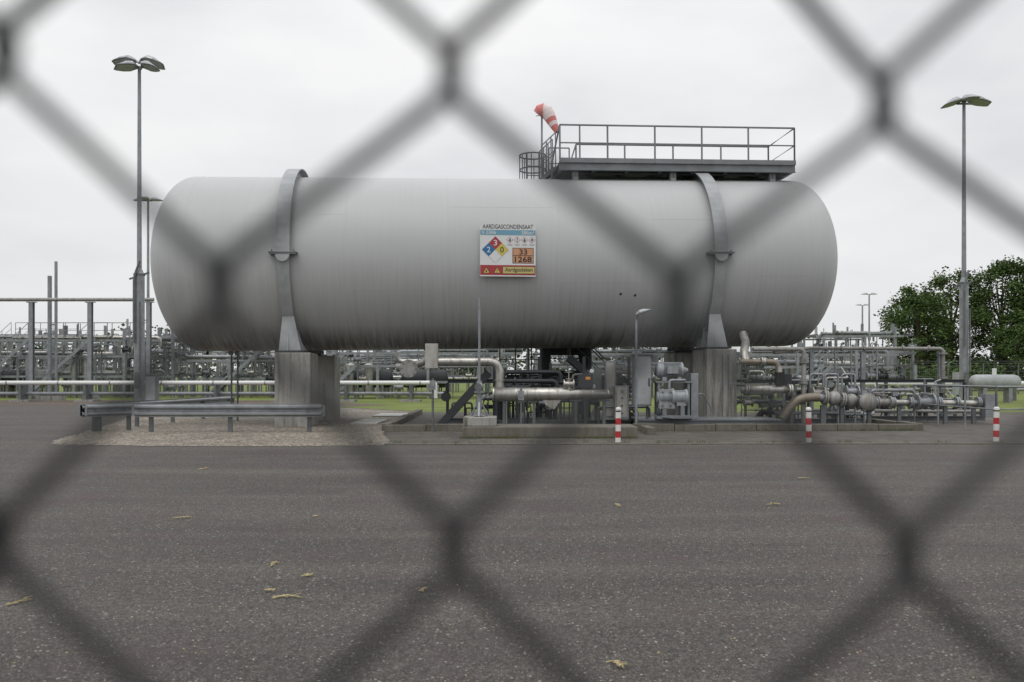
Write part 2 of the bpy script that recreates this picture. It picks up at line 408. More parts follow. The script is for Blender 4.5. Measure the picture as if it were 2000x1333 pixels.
for k,cx in enumerate((4,18.3,32.6,47)):
    dm(cx,19.5,6.6,-.003,M_sr);dm(cx,19.5,5.6,-.006,M_sw)
    if k==0: flatpoly(g,[((cx-1.9)*u,16.6*u),((cx+1.9)*u,16.6*u),((cx+1.5)*u,20*u),(cx*u,23.2*u),((cx-1.6)*u,20*u)],-.009,M_sk)
    if k==1: rc(cx-.8,cx+.8,18.6,23,-.009,M_sk);rc(cx-.8,cx+.8,16.2,17.8,-.009,M_sk)
    if k==2: rc(cx-1.9,cx+1.9,16.2,19.4,-.009,M_sk);dm(cx,21,1.9,-.009,M_sk)
    if k==3: rc(cx-2.6,cx+2.6,17.4,18.6,-.009,M_sk);dm(cx+.5,20.5,2.1,-.009,M_sk)
    for j in range(2): rc(cx-5.5+j,cx+5.5-j,10.2-2.2*j,11.2-2.2*j,-.003,M_cap)
rc(9,50.5,-26.5,4,-.003,M_sk);rc(10.2,49.3,-25.3,2.8,-.006,M_so);rc(10.2,49.3,-11.8,-10.6,-.009,M_sk)
rc(-54,54,-49.5,-30,-.003,M_sr)
for k,cx in enumerate((-42,-21)):
    flatpoly(g,[((cx-7)*u,-46*u),((cx+7)*u,-46*u),(cx*u,-33.5*u)],-.006,M_sk)
    flatpoly(g,[((cx-5.6)*u,-45.2*u),((cx+5.6)*u,-45.2*u),(cx*u,-35.2*u)],-.009,M_sy)
    if k==0: flatpoly(g,[((cx-1.6)*u,-43.8*u),((cx+1.6)*u,-43.8*u),((cx+1.3)*u,-41.5*u),(cx*u,-38*u),((cx-1.4)*u,-41.5*u)],-.012,M_sk)
    else: rc(cx-.6,cx+.6,-42.4,-38,-.012,M_sk);rc(cx-.6,cx+.6,-44.4,-43.2,-.012,M_sk)
rc(-10.5,53,-47,-32.5,-.006,M_sk);rc(-9.7,52.2,-46.2,-33.3,-.009,M_py)
for sx in (-45,45):
    g.box(sx*u-.02,sx*u+.02,.02,.11,-20*u,20*u,M_galv)
g.build('panel',sign)
def text(s_,cx,cz,w,h,y,mat,name,off=.008):
    c=bpy.data.curves.new(name,'FONT');c.body=s_;c.align_x='CENTER';c.align_y='CENTER';c.size=1;c.resolution_u=3;c.offset=off
    o=bpy.data.objects.new(name,c);scene.collection.objects.link(o);c.materials.append(mat)
    bpy.context.view_layer.update()
    bb=[V(b) for b in o.bound_box];W=max(b.x for b in bb)-min(b.x for b in bb);H=max(b.y for b in bb)-min(b.y for b in bb)
    mx=(max(b.x for b in bb)+min(b.x for b in bb))/2;my=(max(b.y for b in bb)+min(b.y for b in bb))/2
    sx=w*u/W;sy=h*u/H;o.scale=(sx,sy,1);o.rotation_euler=(math.pi/2,0,0)
    o.parent=sign;o.location=(cx*u-mx*sx,y,cz*u-my*sy)
text('AARDGASCONDENSAAT',0,45,99,8.6,-.004,M_sk,'title_text')
text('V-5506',-37.5,33.5,28,6.8,-.007,M_sw,'vessel_number_text')
text('386m³',39,33.5,25,7.1,-.007,M_sw,'volume_text')
text('3',-24.5,13.4,6.8,11,-.010,M_sw,'health_digit');text('2',-37.5,0,6.8,11,-.010,M_sw,'fire_digit');text('0',-11.5,0,7,11,-.010,M_sk,'reactivity_digit')
text('33',30,-3.9,15.5,10.5,-.012,M_sk,'hazard_code_text',.015);text('1268',30,-18.5,33,11,-.012,M_sk,'un_number_text',.015)
text('Aardgasdeken',21.3,-39.8,54,10,-.012,M_sk,'blanket_gas_text')

# ---------------------------------------------------------------- top platform
pf=empty('tank_access_platform',TC,(0,SLOPE*.7,TH))
X0,X1,Y0,Y1,ZF=1.55,8.46,-1.02,.92,2.78
g=Geo()
g.box(X0,X1,Y0+.08,Y1-.08,ZF-.03,ZF,M_galv_d)
for yy in (Y0,Y1): g.ibeam((X0,yy,ZF-.11),(X1,yy,ZF-.11),.12,.22,M_grey)
for k in range(8):
    xx=X0+.06+(X1-X0-.12)*k/7;g.ibeam((xx,Y0+.06,ZF-.13),(xx,Y1-.06,ZF-.13),.09,.16,M_grey)
for k in range(3):
    g.beam((X0+.15,Y0+.5+.45*k,ZF-.19),(X1-.1,Y0+.5+.45*k,ZF-.19),.05,.05,M_grey)
g.box(X0,X1,Y0-.075,Y0-.065,ZF,ZF+.12,M_grey)
for lx in (2.05,4.9,7.85):
    for yy in (-.8,.7):
        g.beam((lx,yy,ZF-.22),(lx,yy,2.28),.16,.16,M_grey_l)
    g.ibeam((lx,Y0+.1,ZF-.29),(lx,Y1-.1,ZF-.29),.12,.13,M_grey)
g.build('deck',pf)
g=Geo();rl=[(X0+.03,Y0-.04,ZF),(X1-.03,Y0-.04,ZF),(X1-.03,Y1,ZF),(X0+.8,Y1,ZF)]
rail(g,rl,1.06,M_grey,step=1.43,r=.027)
g.tube([(X0+.8,Y1,ZF+1.06),(X0+.62,Y1,ZF+.5)],.022,M_grey)
g.tube([(X0+.03,Y0-.04,ZF+1.06),(X0-.12,Y0+.4,ZF+.2),(X0-.15,Y0+.4,2.4)],.025,M_grey,bend=.1)
g.cyl((X0+.6,Y0-.04,ZF),(X0+.6,Y0-.04,ZF+1.06),.024,M_grey,n=8)
g.build('handrail',pf)
g=Geo()
for k in range(6): g.beam((X0-.42+.07*k,-.5,2.46+.06*k),(X0-.42+.07*k,.2,2.46+.06*k),.10,.02,M_galv_d)
for yy in (-.5,.2):
    g.beam((X0-.45,yy,2.4),(X0+.02,yy,ZF),.03,.1,M_grey)
    rail(g,[(X0-.42,yy,2.4),(X0-.02,yy,ZF)],1.0,M_grey,step=.16,r=.018)
g.build('steps',pf)
g=Geo()
lx,ly=1.12,1.9
for dx in (-.2,.2): g.cyl((lx+dx,ly,-4.3),(lx+dx,ly,3.8),.03,M_grey,n=8)
for k in range(26): g.cyl((lx-.2,ly,-4.1+.3*k),(lx+.2,ly,-4.1+.3*k),.015,M_grey,n=6)
for zz in (2.4,2.85,3.3,3.75):
    g.tube([(lx+.42*math.cos(t),ly+.1-.42*math.sin(t),zz) for t in [math.pi*2*k/16 for k in range(17)]],.024,M_grey,n=6)
for k in range(8):
    t=math.pi*2*k/8+.2;g.cyl((lx+.42*math.cos(t),ly+.1-.42*math.sin(t),1.9),(lx+.42*math.cos(t),ly+.1-.42*math.sin(t),3.75),.016,M_grey,n=5)
g.box(lx-.4,X0+.2,1.0,2.4,2.66,2.74,M_grey)
rail(g,[(lx+.4,1.0,2.74),(X0+.6,1.0,2.74)],1.0,M_grey,step=.5,r=.022)
g.build('caged_ladder',pf)
g=Geo()
for lx,r in ((2.0,.13),(6.65,.12)):
    g.cyl((lx,.1,ZF-.4),(lx,.1,ZF+.18),.07,M_galv);g.disc((lx,.1,ZF+.12),(0,0,1),.14,.05,M_galv);g.sphere((lx,.1,ZF+.28),r,M_white,sz=.8);g.cyl((lx-.2,.1,ZF+.24),(lx+.2,.1,ZF+.24),.06,M_galv)
g.cyl((7.7,.2,ZF-.4),(7.7,.2,ZF+.38),.14,M_brown);g.disc((7.7,.2,ZF+.38),(0,0,1),.16,.03,M_brown)
g.tube([(4.4,.2,ZF),(4.4,.2,ZF+.2),(4.65,.2,ZF+.3),(4.85,.2,ZF+.12)],.025,M_galv,bend=.08);g.disc((4.45,.2,ZF+.22),(0,0,1),.09,.02,M_galv)
g.build('relief_valves',pf)

# windsock
g=Geo();g.cyl((.93,26.2,6.7),(.93,26.2,9.62),.03,M_galv,n=8)
ctr=[(.84,26.15,9.50),(.90,26.12,9.57),(1.0,26.1,9.60),(1.08,26.08,9.55),(1.14,26.06,9.45),(1.20,26.04,9.33),(1.26,26.02,9.20),(1.31,26.0,9.09),(1.36,25.98,8.99),(1.40,25.97,8.90)]
M_wr=flat('windsock_red_cloth',(.60,.19,.18),.8);M_ww=flat('windsock_white_cloth',(.74,.64,.64),.8)
g.tube(ctr,.2,M_wr,n=20,radii=[.20,.235,.235,.215,.20,.175,.15,.125,.10,.08],mats=[M_wr,M_wr,M_ww,M_ww,M_ww,M_wr,M_ww,M_wr,M_wr])
a_,b_=g.frame(V(ctr[1])-V(ctr[0]))
g.tube([V(ctr[0])+a_*.2*math.cos(t)+b_*.2*math.sin(t) for t in [2*math.pi*k/20 for k in range(21)]],.012,M_galv,n=6)
g.cyl((.93,26.2,9.5),(.75,26.15,9.45),.012,M_galv,n=6)
g.build('windsock')

# ---------------------------------------------------------------- lamps
def luminaire(g,c,d,s=1.0,tilt=0.0,roll=0.0):
    c=V(c);d=V(d).normalized();side=V((0,0,1)).cross(d).normalized()
    d=(d+V((0,0,tilt))).normalized();up=d.cross(side).normalized()
    if up.z<0: up=-up
    side,up=(side*math.cos(roll)+up*math.sin(roll)),(up*math.cos(roll)-side*math.sin(roll))
    def ring(t,w,h,z0=0):
        o=c+d*t*s;P=[(-w,0),(-w,h*.3),(-w*.6,h*.9),(0,h),(w*.6,h*.9),(w,h*.3),(w,0)]
        return [o+side*x*s+up*(z+z0)*s for x,z in P]
    g.loft([ring(0,.07,.07),ring(.10,.14,.15),ring(.25,.27,.22),ring(.50,.29,.20),ring(.80,.24,.07),ring(.92,.18,.02)],M_head)
    o=c
    g.add([o+d*.2*s-side*.24*s-up*.006,o+d*.2*s+side*.24*s-up*.006,o+d*.86*s+side*.19*s-up*.006,o+d*.86*s-side*.19*s-up*.006],[(0,1,2,3)],M_glass)
def street_lamp(x,y,H,heads,lowh,lowr,topr=.055,s=1.0,cab=False):
    g=Geo()
    g.cyl((x,y,0),(x,y,lowh),lowr,M_galv,n=16);g.cyl((x,y,lowh),(x,y,lowh+.25),lowr,M_galv,topr*1.5,n=16)
    g.cyl((x,y,lowh+.25),(x,y,H),topr*1.5,M_galv,topr,n=12)
    g.box(x-lowr*1.5,x+lowr*1.5,y-lowr*1.5,y+lowr*1.5,0,.04,M_galv_d)
    g.disc((x,y,lowh+.02),(0,0,1),lowr*1.15,.06,M_galv_d)
    g.box(x-lowr*.5,x+lowr*.5,y-lowr-.02,y-lowr*.8,.9,1.5,M_galv_d)
    for hd_ in heads:
        ang,t,dz=hd_[:3];rl_=hd_[3] if len(hd_)>3 else 0;off=hd_[4] if len(hd_)>4 else .12
        d=V((math.cos(ang),math.sin(ang),0));g.cyl((x,y,H-.1+dz),V((x,y,H+dz))+d*off*s,.04,M_galv,n=8)
        luminaire(g,V((x,y,H+dz))+d*off*s,d,s,t,rl_)
    g.beam((x-.3*s,y,H-.02),(x+.3*s,y,H-.02),.07,.07,M_galv)
    if cab:
        g.tube([(x-.1,y-lowr-.05,lowh*.5),(x-.1,y-lowr-.05,lowh*.98),(x+.1,y-lowr,lowh*1.1)],.045,M_galv_d,bend=.2)
        g.tube([(x+.12,y-lowr-.05,lowh*.3),(x+.12,y-lowr-.05,lowh*.8)],.03,M_galv_d)
        g.beam((x-.38,y,lowh-.15),(x+.38,y,lowh+.1),.05,.06,M_galv_d)
    g.build('street_lamp')
pi=math.pi
street_lamp(-14.2,32,13.15,[(pi*.96,-.10,.22,.35,.14),(pi*1.25,-.22,-.06,.3,.02),(.10,-.28,.26,-.3,.05),(-.55,-.22,-.06,-.3,.16)],5.2,.19,.06,.98,True)
street_lamp(18.3,34,12.4,[(pi*1.05,-.30,.08,.2,.08),(pi*1.5,-.1,.06,0,.0),(-.1,-.22,.12,-.2,.12)],5.1,.17,.06,.98,True)
street_lamp(-26.0,60,13.9,[(pi,.0,0),(0,.0,0),(-pi/2,0,0)],4.5,.14,.07,1.0)
street_lamp(55.3,130,14.0,[(pi,.0,0),(0,.0,0)],4,.18,.1,1.2);street_lamp(62.6,150,14.0,[(pi,.0,0),(0,.0,0)],4,.2,.12,1.2)
g=Geo();g.cyl((3.02,20.4,.2),(3.02,20.4,2.75),.03,M_galv,n=8);g.tube([(3.02,20.4,2.7),(3.03,20.35,2.86),(3.12,20.3,2.9)],.025,M_galv)
luminaire(g,(3.0,20.3,2.83),(1,-.1,0),.42,.35);g.build('area_light_post')
g=Geo();g.box(-.2,.2,-.15,.15,0,1.05,M_grey);g.box(-.17,.17,-.16,-.15,.1,.98,M_grey_l);g.box(-.23,.23,-.18,.18,1.05,1.08,M_grey);g.box(-.2,-.14,-.1,.1,-.35,0,M_galv_d);g.box(.14,.2,-.1,.1,-.35,0,M_galv_d)
g.build('electrical_cabinet',loc=(-13.5,31.5,.35),bevel=.01)

# ---------------------------------------------------------------- guard rails, bollards
def wbeam(g,p,q,zt,mat):
    p=V(p);q=V(q);d=(q-p).normalized();n=V((d.y,-d.x,0));
    if n.y>0:n=-n
    prof=[(0,0),(.0,.025),(.075,.06),(.075,.095),(.0,.145),(.0,.175),(.075,.225),(.075,.26),(.0,.295),(0,.32)]
    pr=prof+[(a-.006,b) for a,b in prof[::-1]]
    g.loft([[c+n*a*.9+V((0,0,zt-.32+b)) for a,b in pr] for c in (p,q)],mat)
    for c in (p,q):
        g.beam(c+V((0,0,zt-.29)),c+V((0,0,zt-.03)),.16,.02,mat)
def guard(p,q,zt,npost,name='guard_rail'):
    g=Geo();p=V(p);q=V(q);wbeam(g,p,q,zt,M_galv);d=(q-p).normalized()
    for k in range(npost):
        c=p+d*.33+(q-p-d*.66)*k/(npost-1)+V((0,.10,0))
        g.box(c.x-.05,c.x+.05,c.y-.0,c.y+.05,0,zt-.04,M_galv_d);g.box(c.x-.02,c.x+.02,c.y-.08,c.y,zt-.26,zt-.06,M_galv_d)
        g.disc((c.x,c.y-.165,zt-.16),(0,1,0),.018,.02,M_galv_d,8)
    g.build(name)
guard((-9.02,20.1,0),(-4.55,20.1,0),.69,3)
guard((-10.2,20.0,0),(-9.5,28.5,0),.69,5)
guard((-10.25,20.0,0),(-9.25,20.9,0),.69,2)
for x,y,tl in ((2.12,16.8,.012),(5.94,16.8,-.01),(9.8,17.0,.015)):
    g=Geo();r=.054
    for k,(a,b) in enumerate([(0,.12),(.12,.25),(.25,.38),(.38,.51),(.51,.63)]): g.cyl((tl*a,0,a),(tl*b,0,b),r,M_red if k%2==1 else M_bwhite,n=20,caps=False)
    g.cyl((tl*.63,0,.63),(tl*.7,0,.70),r,M_bwhite,n=20,caps=False);g.cyl((tl*.7,0,.70),(tl*.73,0,.73),r,M_bwhite,r*.6,n=20)
    g.disc((tl*.65,0,.65),(0,0,1),r+.004,.025,M_blk,20);g.disc((0,0,.015),(0,0,1),r+.02,.03,M_conc_d,16);g.build('bollard',loc=(x,y,0))

# ---------------------------------------------------------------- pole with valve on block
g=Geo();x,y=-.72,18.5
g.cyl((x,y,.46),(x,y,1.25),.055,M_galv);g.cyl((x,y,1.25),(x,y,3.07),.027,M_galv,n=10)
g.disc((x,y,.5),(0,0,1),.14,.04,M_galv);g.disc((x,y,1.0),(0,0,1),.11,.05,M_galv)
g.sphere((x,y,1.12),.1,M_galv);g.cyl((x-.02,y-.18,1.12),(x-.02,y+.1,1.12),.05,M_galv);g.disc((x-.02,y-.19,1.12),(0,1,0),.08,.03,M_galv_d)
for k in range(3):
    t=k*2.1+.5;g.beam((x,y,.85),(x+.22*math.cos(t),y+.22*math.sin(t),.47),.03,.03,M_galv)
g.cyl((x,y,.8),(x+.2,y-.05,.95),.02,M_galv,n=6)
g.build('signal_pole')

# ---------------------------------------------------------------- condensate pipe with cladding
g=Geo()
g.box(-2.26,-1.93,21.85,22.2,1.56,2.2,M_silver)
g.tube([(-1.95,22,1.73),(-.32,22,1.73),(-.32,22,.9)],.115,M_silver,n=16,bend=.30)
for xx in (-1.7,-1.2,-.75): g.disc((xx,22,1.73),(1,0,0),.124,.03,M_silver)
for zz in (1.25,1.08): g.disc((-.32,22,zz),(0,0,1),.135,.05,M_silver)
g.tube([(-.32,22,1.0),(-.32,21.6,.9),(-.32,21,.9)],.11,M_silver,n=12,bend=.2)
g.lathe((-.48,21,.9),(1,0,0),[(0,.001),(0,.165),(1.72,.165),(1.95,.115),(3.0,.115),(3.0,.001)],M_silver,n=24)
for xx in (-.46,.1,.66,1.22,1.5,2.0,2.4): g.disc((xx,21,.9),(1,0,0),.172 if xx<1.3 else .122,.035,M_silver)
g.prism([(.75,20.93,.78),(1.25,20.93,.78),(1.05,20.93,.52),(.85,20.93,.62)],(0,.14,0),M_silver)
for xx in (-.2,.55,1.6,2.3): g.beam((xx,21.02,0),(xx,21.02,.75),.07,.07,M_galv_d);g.beam((xx-.15,21.02,.74),(xx+.15,21.02,.74),.08,.04,M_galv_d)
g.cyl((-2.72,22.4,1.55),(-2.72,22.1,1.55),.19,M_pipe);flange(g,(-2.72,22.12,1.55),(0,1,0),.24,M_pipe)
g.tube([(-3.1,22.5,1.6),(-2.72,22.5,1.6),(-2.3,22.6,1.75),(-2.2,22.6,2.2)],.1,M_pipe,bend=.2)
g.build('insulated_condensate_pipe')
def manifold(name,x0,x1,y0,y1,n,seed,zmax=1.6,nv=9,dark=.4):
    g=Geo();rr=random.Random(seed);cm=(M_galv,M_pipe,M_silver,M_galv_d)
    for k in range(n):
        x=rr.uniform(x0,x1);y=rr.uniform(y0,y1);z=rr.uniform(.25,zmax);L=rr.uniform(.4,1.6);r=rr.choice((.02,.03,.04,.06));m=M_dark if rr.random()<dark else rr.choice(cm)
        g.tube([(x,y,0),(x,y,z),(min(x1+.3,x+L),y,z),(min(x1+.3,x+L),y+rr.choice((0,0,.5)),rr.choice((0,z+.3,z-.3)))],r,m,n=8,bend=r*2.5)
        if rr.random()<.6: g.disc((x+L*.3,y,z),(1,0,0),r*1.8,.05,m,12)
    for k in range(nv):
        c=(rr.uniform(x0,x1),rr.uniform(y0-.2,y1-.8),rr.uniform(.35,zmax*.8));valve(g,c,rr.uniform(.045,.085),rr.choice(((1,0,0),(0,1,0))),M_dark if rr.random()<dark else rr.choice(cm),h=.30)
    for k in range(int(nv*.7)):
        x=rr.uniform(x0,x1);y=rr.uniform(y0,y1);z=rr.uniform(.5,zmax)
        g.box(x-.07,x+.07,y-.06,y+.06,z-.1,z+.1,rr.choice((M_dark,M_blk,M_blue_grey,M_grey)));g.cyl((x,y,0),(x,y,z),.02,M_galv_d,n=6)
        g.cyl((x+.15,y-.05,z+.1),(x+.15,y,z+.1),.055,M_white if rr.random()<.4 else M_galv,n=12);g.cyl((x+.15,y,z-.2),(x+.15,y,z+.1),.012,M_galv_d,n=5)
    g.ibeam((x0,y0+.3,.12),(x1,y0+.3,.12),.1,.14,M_galv_d);g.ibeam((x0,(y0+y1)/2,1.2),(x1,(y0+y1)/2,1.2),.08,.1,M_dark)
    for k in range(4): x=x0+(x1-x0)*k/3;g.ibeam((x,(y0+y1)/2,0),(x,(y0+y1)/2,1.9 if zmax>1.4 else 1.15),.08,.08,M_dark)
    g.build(name)
manifold('pipe_manifold',-.5,3.3,21.9,25.5,26,21,1.6,14,.55)
manifold('pipe_manifold',-1.9,1.0,23.0,26.5,12,23,1.0,6,.6)
manifold('pipe_manifold',6.3,9.6,22.6,25.5,20,33,1.35,12,.35)
manifold('pipe_manifold',10.2,13.8,24.2,27.0,14,35,.95,10,.25)
g=Geo();valve(g,(1.42,21.0,1.15),.07,(1,0,0),M_silver,h=.3);g.cyl((1.42,21,.95),(1.42,21,1.15),.05,M_silver);g.build('gate_valve')
g=Geo();g.box(1.68,2.05,21.2,21.4,1.05,1.4,M_dark);g.box(1.86,1.98,21.19,21.2,1.26,1.33,M_orange);g.beam((1.87,21.45,0),(1.87,21.45,1.4),.05,.05,M_galv_d);g.build('junction_box',bevel=.008)
for x,y,h in ((-1.9,20.15,1.3),(-8.35,25,2.25),(-8.2,25.1,2.25),(.22,20.3,1.05)):
    g=Geo();g.cyl((x,y,0),(x,y,h),.028,M_galv_d,n=8);g.disc((x,y,.01),(0,0,1),.09,.02,M_galv_d,12)
    g.box(x-.07,x+.07,y-.07,y-.03,h-.28,h-.05,M_galv);g.cyl((x,y-.09,h-.16),(x,y-.02,h-.16),.05,M_galv);g.build('instrument_stand')
def stair(p,q,w,name,mat=M_dark,rails=True):
    g=Geo();p=V(p);q=V(q);off=V((0,w,0));n=max(3,int(abs(q.z-p.z)/.2))
    for o in (V((0,0,0)),off): g.beam(p+o,q+o,.04,.2,mat)
    for k in range(n):
        c=p.lerp(q,(k+.5)/n);g.box(c.x-.12,c.x+.12,c.y,c.y+w,c.z-.015,c.z+.015,mat)
    if rails:
        for o in (V((0,0,0)),off): rail(g,[p+o,q+o],.95,mat,step=.9,r=.02)
    g.build(name)
stair((-1.9,22.2,.05),(-.62,22.2,1.45),.7,'access_stair',rails=False)
stair((3.55,24.6,.1),(1.7,24.6,1.9),.8,'access_stair',rails=True)
g=Geo()
for x in (1.15,2.45):
    for y in (27.6,29.4): g.ibeam((x,y,0),(x,y,7.2),.24,.24,M_dark)  # dark colour paints in the tower's shade behind the tank
for z in (1.35,2.2,4.6,7.0):
    for y in (27.6,29.4): g.ibeam((1.15,y,z),(2.45,y,z),.12,.24,M_dark)
    for x in (1.15,2.45): g.ibeam((x,27.6,z),(x,29.4,z),.12,.24,M_dark)
    g.box(1.2,2.4,27.7,29.3,z+.12,z+.15,M_dark)
g.beam((1.15,27.55,.1),(2.45,27.55,1.3),.08,.08,M_dark);g.beam((2.45,27.5,.1),(1.15,27.5,1.3),.08,.08,M_dark)
for k in range(10): g.box(1.3,2.3,27.2+.02*k,27.4+.02*k,.3+.2*k,.33+.2*k,M_dark)
rail(g,[(-.4,27.5,1.4),(1.15,27.5,1.4)],.95,M_dark,step=.5);g.ibeam((-.5,27.6,1.3),(1.15,27.6,1.3),.1,.2,M_dark)
for x in (1.5,1.85,2.15): g.box(x-.06,x+.06,27.45,27.6,.9,1.25,M_dark)
g.build('steel_stair_tower')

# ---------------------------------------------------------------- pump skid
g=Geo()
for y in (20.95,22.2): g.ibeam((3.15,y,.16),(6.75,y,.16),.14,.2,M_grey)
for x in (3.2,4.2,5.1,6.7): g.ibeam((x,20.95,.16),(x,22.2,.16),.14,.2,M_grey)
g.box(3.15,6.7,20.9,22.25,.262,.275,M_grey);g.build('steel_skid_frame')
mp=empty('motor_pump',(4.0,21.1,0))
g=Geo()
mz=1.5
g.lathe((-.38,0,mz),(1,0,0),[(0,.001),(0,.15),(.03,.19),(.16,.205),(.17,.175),(.6,.175),(.61,.2),(.66,.2),(.68,.1),(.8,.04),(.8,.001)],M_blue_grey,n=28)
for k in range(28):
    t=2*pi*k/28;c,s_=math.cos(t),math.sin(t);g.beam((-.2,c*.185,mz+s_*.185),(.21,c*.185,mz+s_*.185),.008,.03,M_blue_grey,up=V((0,c,s_)))
g.box(-.14,.12,-.30,-.16,mz-.09,mz+.1,M_blue_grey)
g.box(-.25,-.15,-.2,.2,mz-.27,mz-.17,M_blue_grey);g.box(.12,.22,-.2,.2,mz-.27,mz-.17,M_blue_grey)
g.build('motor',mp,bevel=.004)
g=Geo()
g.box(-.42,.45,-.28,.28,1.18,1.22,M_grey)
g.box(-.38,-.32,-.25,.25,.28,1.18,M_grey);g.box(.36,.42,-.25,.25,.28,1.18,M_grey)
g.lathe((-.42,-.32,.83),(1,0,0),[(0,.001),(0,.14),(.06,.14),(.06,.17),(.35,.17),(.36,.22),(.42,.22),(.43,.17),(.68,.17),(.69,.2),(.75,.2),(.75,.001)],M_blue_grey,n=24)
for k in range(7): g.disc((-.3+.05*k,-.32,.83),(1,0,0),.19,.012,M_blue_grey)
g.box(-.38,-.0,-.46,-.18,.55,1.02,M_blue_grey);g.box(.05,.3,-.44,-.2,.62,.98,M_blue_grey)
g.box(-.45,.42,-.52,-.12,.30,.38,M_grey);g.box(-.3,-.2,-.45,-.2,.38,.62,M_grey);g.box(.15,.25,-.45,-.2,.38,.62,M_grey)
for xx in (-.3,-.1):
    for zz in (.62,.95): g.disc((xx,-.47,zz),(0,1,0),.025,.03,M_galv_d,8)
g.box(.46,.64,-.2,.3,.28,1.42,M_galv);g.tube([(-.1,-.3,1.0),(-.1,-.3,1.25),(.3,-.3,1.25),(.3,0,1.25)],.035,M_galv,bend=.08)
g.lathe((-.4,-.25,.45),(0,-1,0),[(0,.001),(0,.05),(.25,.05),(.25,.07),(.28,.07),(.28,.001)],M_dark,n=12)
g.tube([(-.35,-.5,.33),(-.05,-.56,.3),(.4,-.56,.3)],.018,M_blk)
g.build('pump_body',mp,bevel=.005)
g=Geo();g.box(3.05,3.48,20.95,21.35,.6,1.88,M_grey);g.box(3.07,3.46,20.935,20.95,.64,1.84,M_grey_l);g.box(3.40,3.43,20.91,20.935,1.1,1.3,M_dark)
g.box(3.0,3.53,20.9,21.4,1.88,1.91,M_grey);g.box(3.1,3.15,21.1,21.2,0,.6,M_galv_d);g.box(3.38,3.43,21.1,21.2,0,.6,M_galv_d)
g.build('control_cabinet',bevel=.006)
g=Geo();g.box(2.62,2.98,21.4,21.7,.25,1.1,M_galv);g.box(2.66,2.94,21.38,21.4,.3,1.05,M_silver)
for z in (.4,.6,.8,.95): g.disc((2.8,21.37,z),(0,1,0),.03,.03,M_galv_d,10)
g.build('instrument_box',bevel=.006)
g=Geo();g.box(2.45,2.72,22.0,22.3,.2,1.75,M_galv);g.box(2.47,2.70,21.985,22.0,.3,1.7,M_silver);g.box(2.1,2.38,22.3,22.5,.9,1.55,M_galv_d);g.box(2.2,2.28,22.35,22.45,0,.9,M_galv_d)
g.build('instrument_box',bevel=.006)
g=Geo();g.box(5.3,6.0,21.75,21.80,1.15,1.19,M_galv);
for x in (5.45,5.6,5.95): g.cyl((x,21.75,.3),(x,21.75,1.9),.014,M_galv_d,n=6)
g.tube([(4.65,21.3,.9),(4.9,21.5,.9),(5.15,21.65,.5),(5.15,21.65,.3)],.02,M_galv,bend=.1)
g.build('cable_conduit')

# ---------------------------------------------------------------- discharge piping to the right
g=Geo()
g.tube([(6.3,22.9,2.5),(6.3,22.6,2.25),(6.1,22.1,2.0),(6.1,21.9,1.72)],.11,M_silver,n=14,bend=.2)
g.tube([(5.85,21.6,1.72),(6.85,21.6,1.72),(6.85,21.6,.95)],.07,M_brown,n=14,bend=.18);flange(g,(6.45,21.6,1.72),(1,0,0),.12,M_silver)
g.tube([(6.4,22.3,2.07),(7.75,22.3,2.07),(7.75,22.3,.1)],.06,M_pipe,n=12,bend=.15)
for z in (1.75,1.2,.7): flange(g,(7.75,22.3,z),(0,0,1),.11,M_pipe)
g.lathe((5.85,21.45,1.0),(1,0,0),[(0,.001),(0,.09),(.2,.09),(.2,.13),(.75,.13),(.85,.09),(1.3,.09),(1.3,.001)],M_silver,n=18)
flange(g,(6.0,21.45,1.0),(1,0,0),.15,M_silver);flange(g,(7.1,21.45,1.0),(1,0,0),.15,M_silver)
g.box(6.75,6.95,21.4,21.6,1.12,1.45,M_blk);g.box(7.0,7.2,21.6,21.8,1.1,1.4,M_dark);g.cyl((6.85,21.5,1.45),(6.85,21.5,1.6),.06,M_silver)
g.tube([(6.95,21.6,.25),(7.3,21.6,.78),(7.9,21.6,.82)],.11,M_brown,n=14,bend=.3)
g.tube([(7.9,21.6,.8),(9.3,21.6,.62)],.10,M_galv,n=14)
for x,z in ((8.05,.80),(8.5,.74),(8.95,.68),(9.25,.64)): flange(g,(x,21.6,z),(1,0,-.12),.19,M_pipe)
g.sphere((8.28,21.6,.78),.19,M_pipe);g.sphere((8.72,21.6,.72),.18,M_pipe)
g.lathe((9.02,21.4,.70),(0,-1,0),[(-.2,.15),(.1,.15),(.1,.22),(.16,.22),(.16,.001)],M_pipe,n=20)
valve(g,(8.1,22.2,.9),.09,(1,0,0),M_pipe,h=.5);valve(g,(8.9,22.0,.95),.09,(1,0,0),M_galv,h=.5)
for x in (7.2,8.0,8.5,9.2): g.beam((x,21.65,0),(x,21.65,.6),.09,.09,M_galv_d)
for x in (7.95,8.35,8.8): g.tube([(x,22.4,0),(x,22.4,1.4),(x+.35,22.4,1.4),(x+.35,22.4,.1)],.03,M_galv,n=8,bend=.08)
g.box(7.0,9.3,22.35,22.4,.35,.41,M_grey)
g.build('discharge_piping')
g=Geo()
g.tube([(9.3,23.6,.62),(13.3,23.6,.58)],.085,M_silver,n=14)
for x in (10.2,10.7,11.2,12.0,12.5,13.1): flange(g,(x,23.6,.61),(1,0,0),.16,M_galv)
valve(g,(11.6,23.6,.62),.13,(1,0,0),M_galv,h=.65);valve(g,(10.45,23.6,.62),.1,(1,0,0),M_pipe,h=.5)
for x in (9.9,10.9,12.2,13.0): g.beam((x,23.65,0),(x,23.65,.54),.1,.08,M_galv_d);g.beam((x-.3,23.65,.3),(x+.3,23.65,.3),.05,.05,M_galv_d)
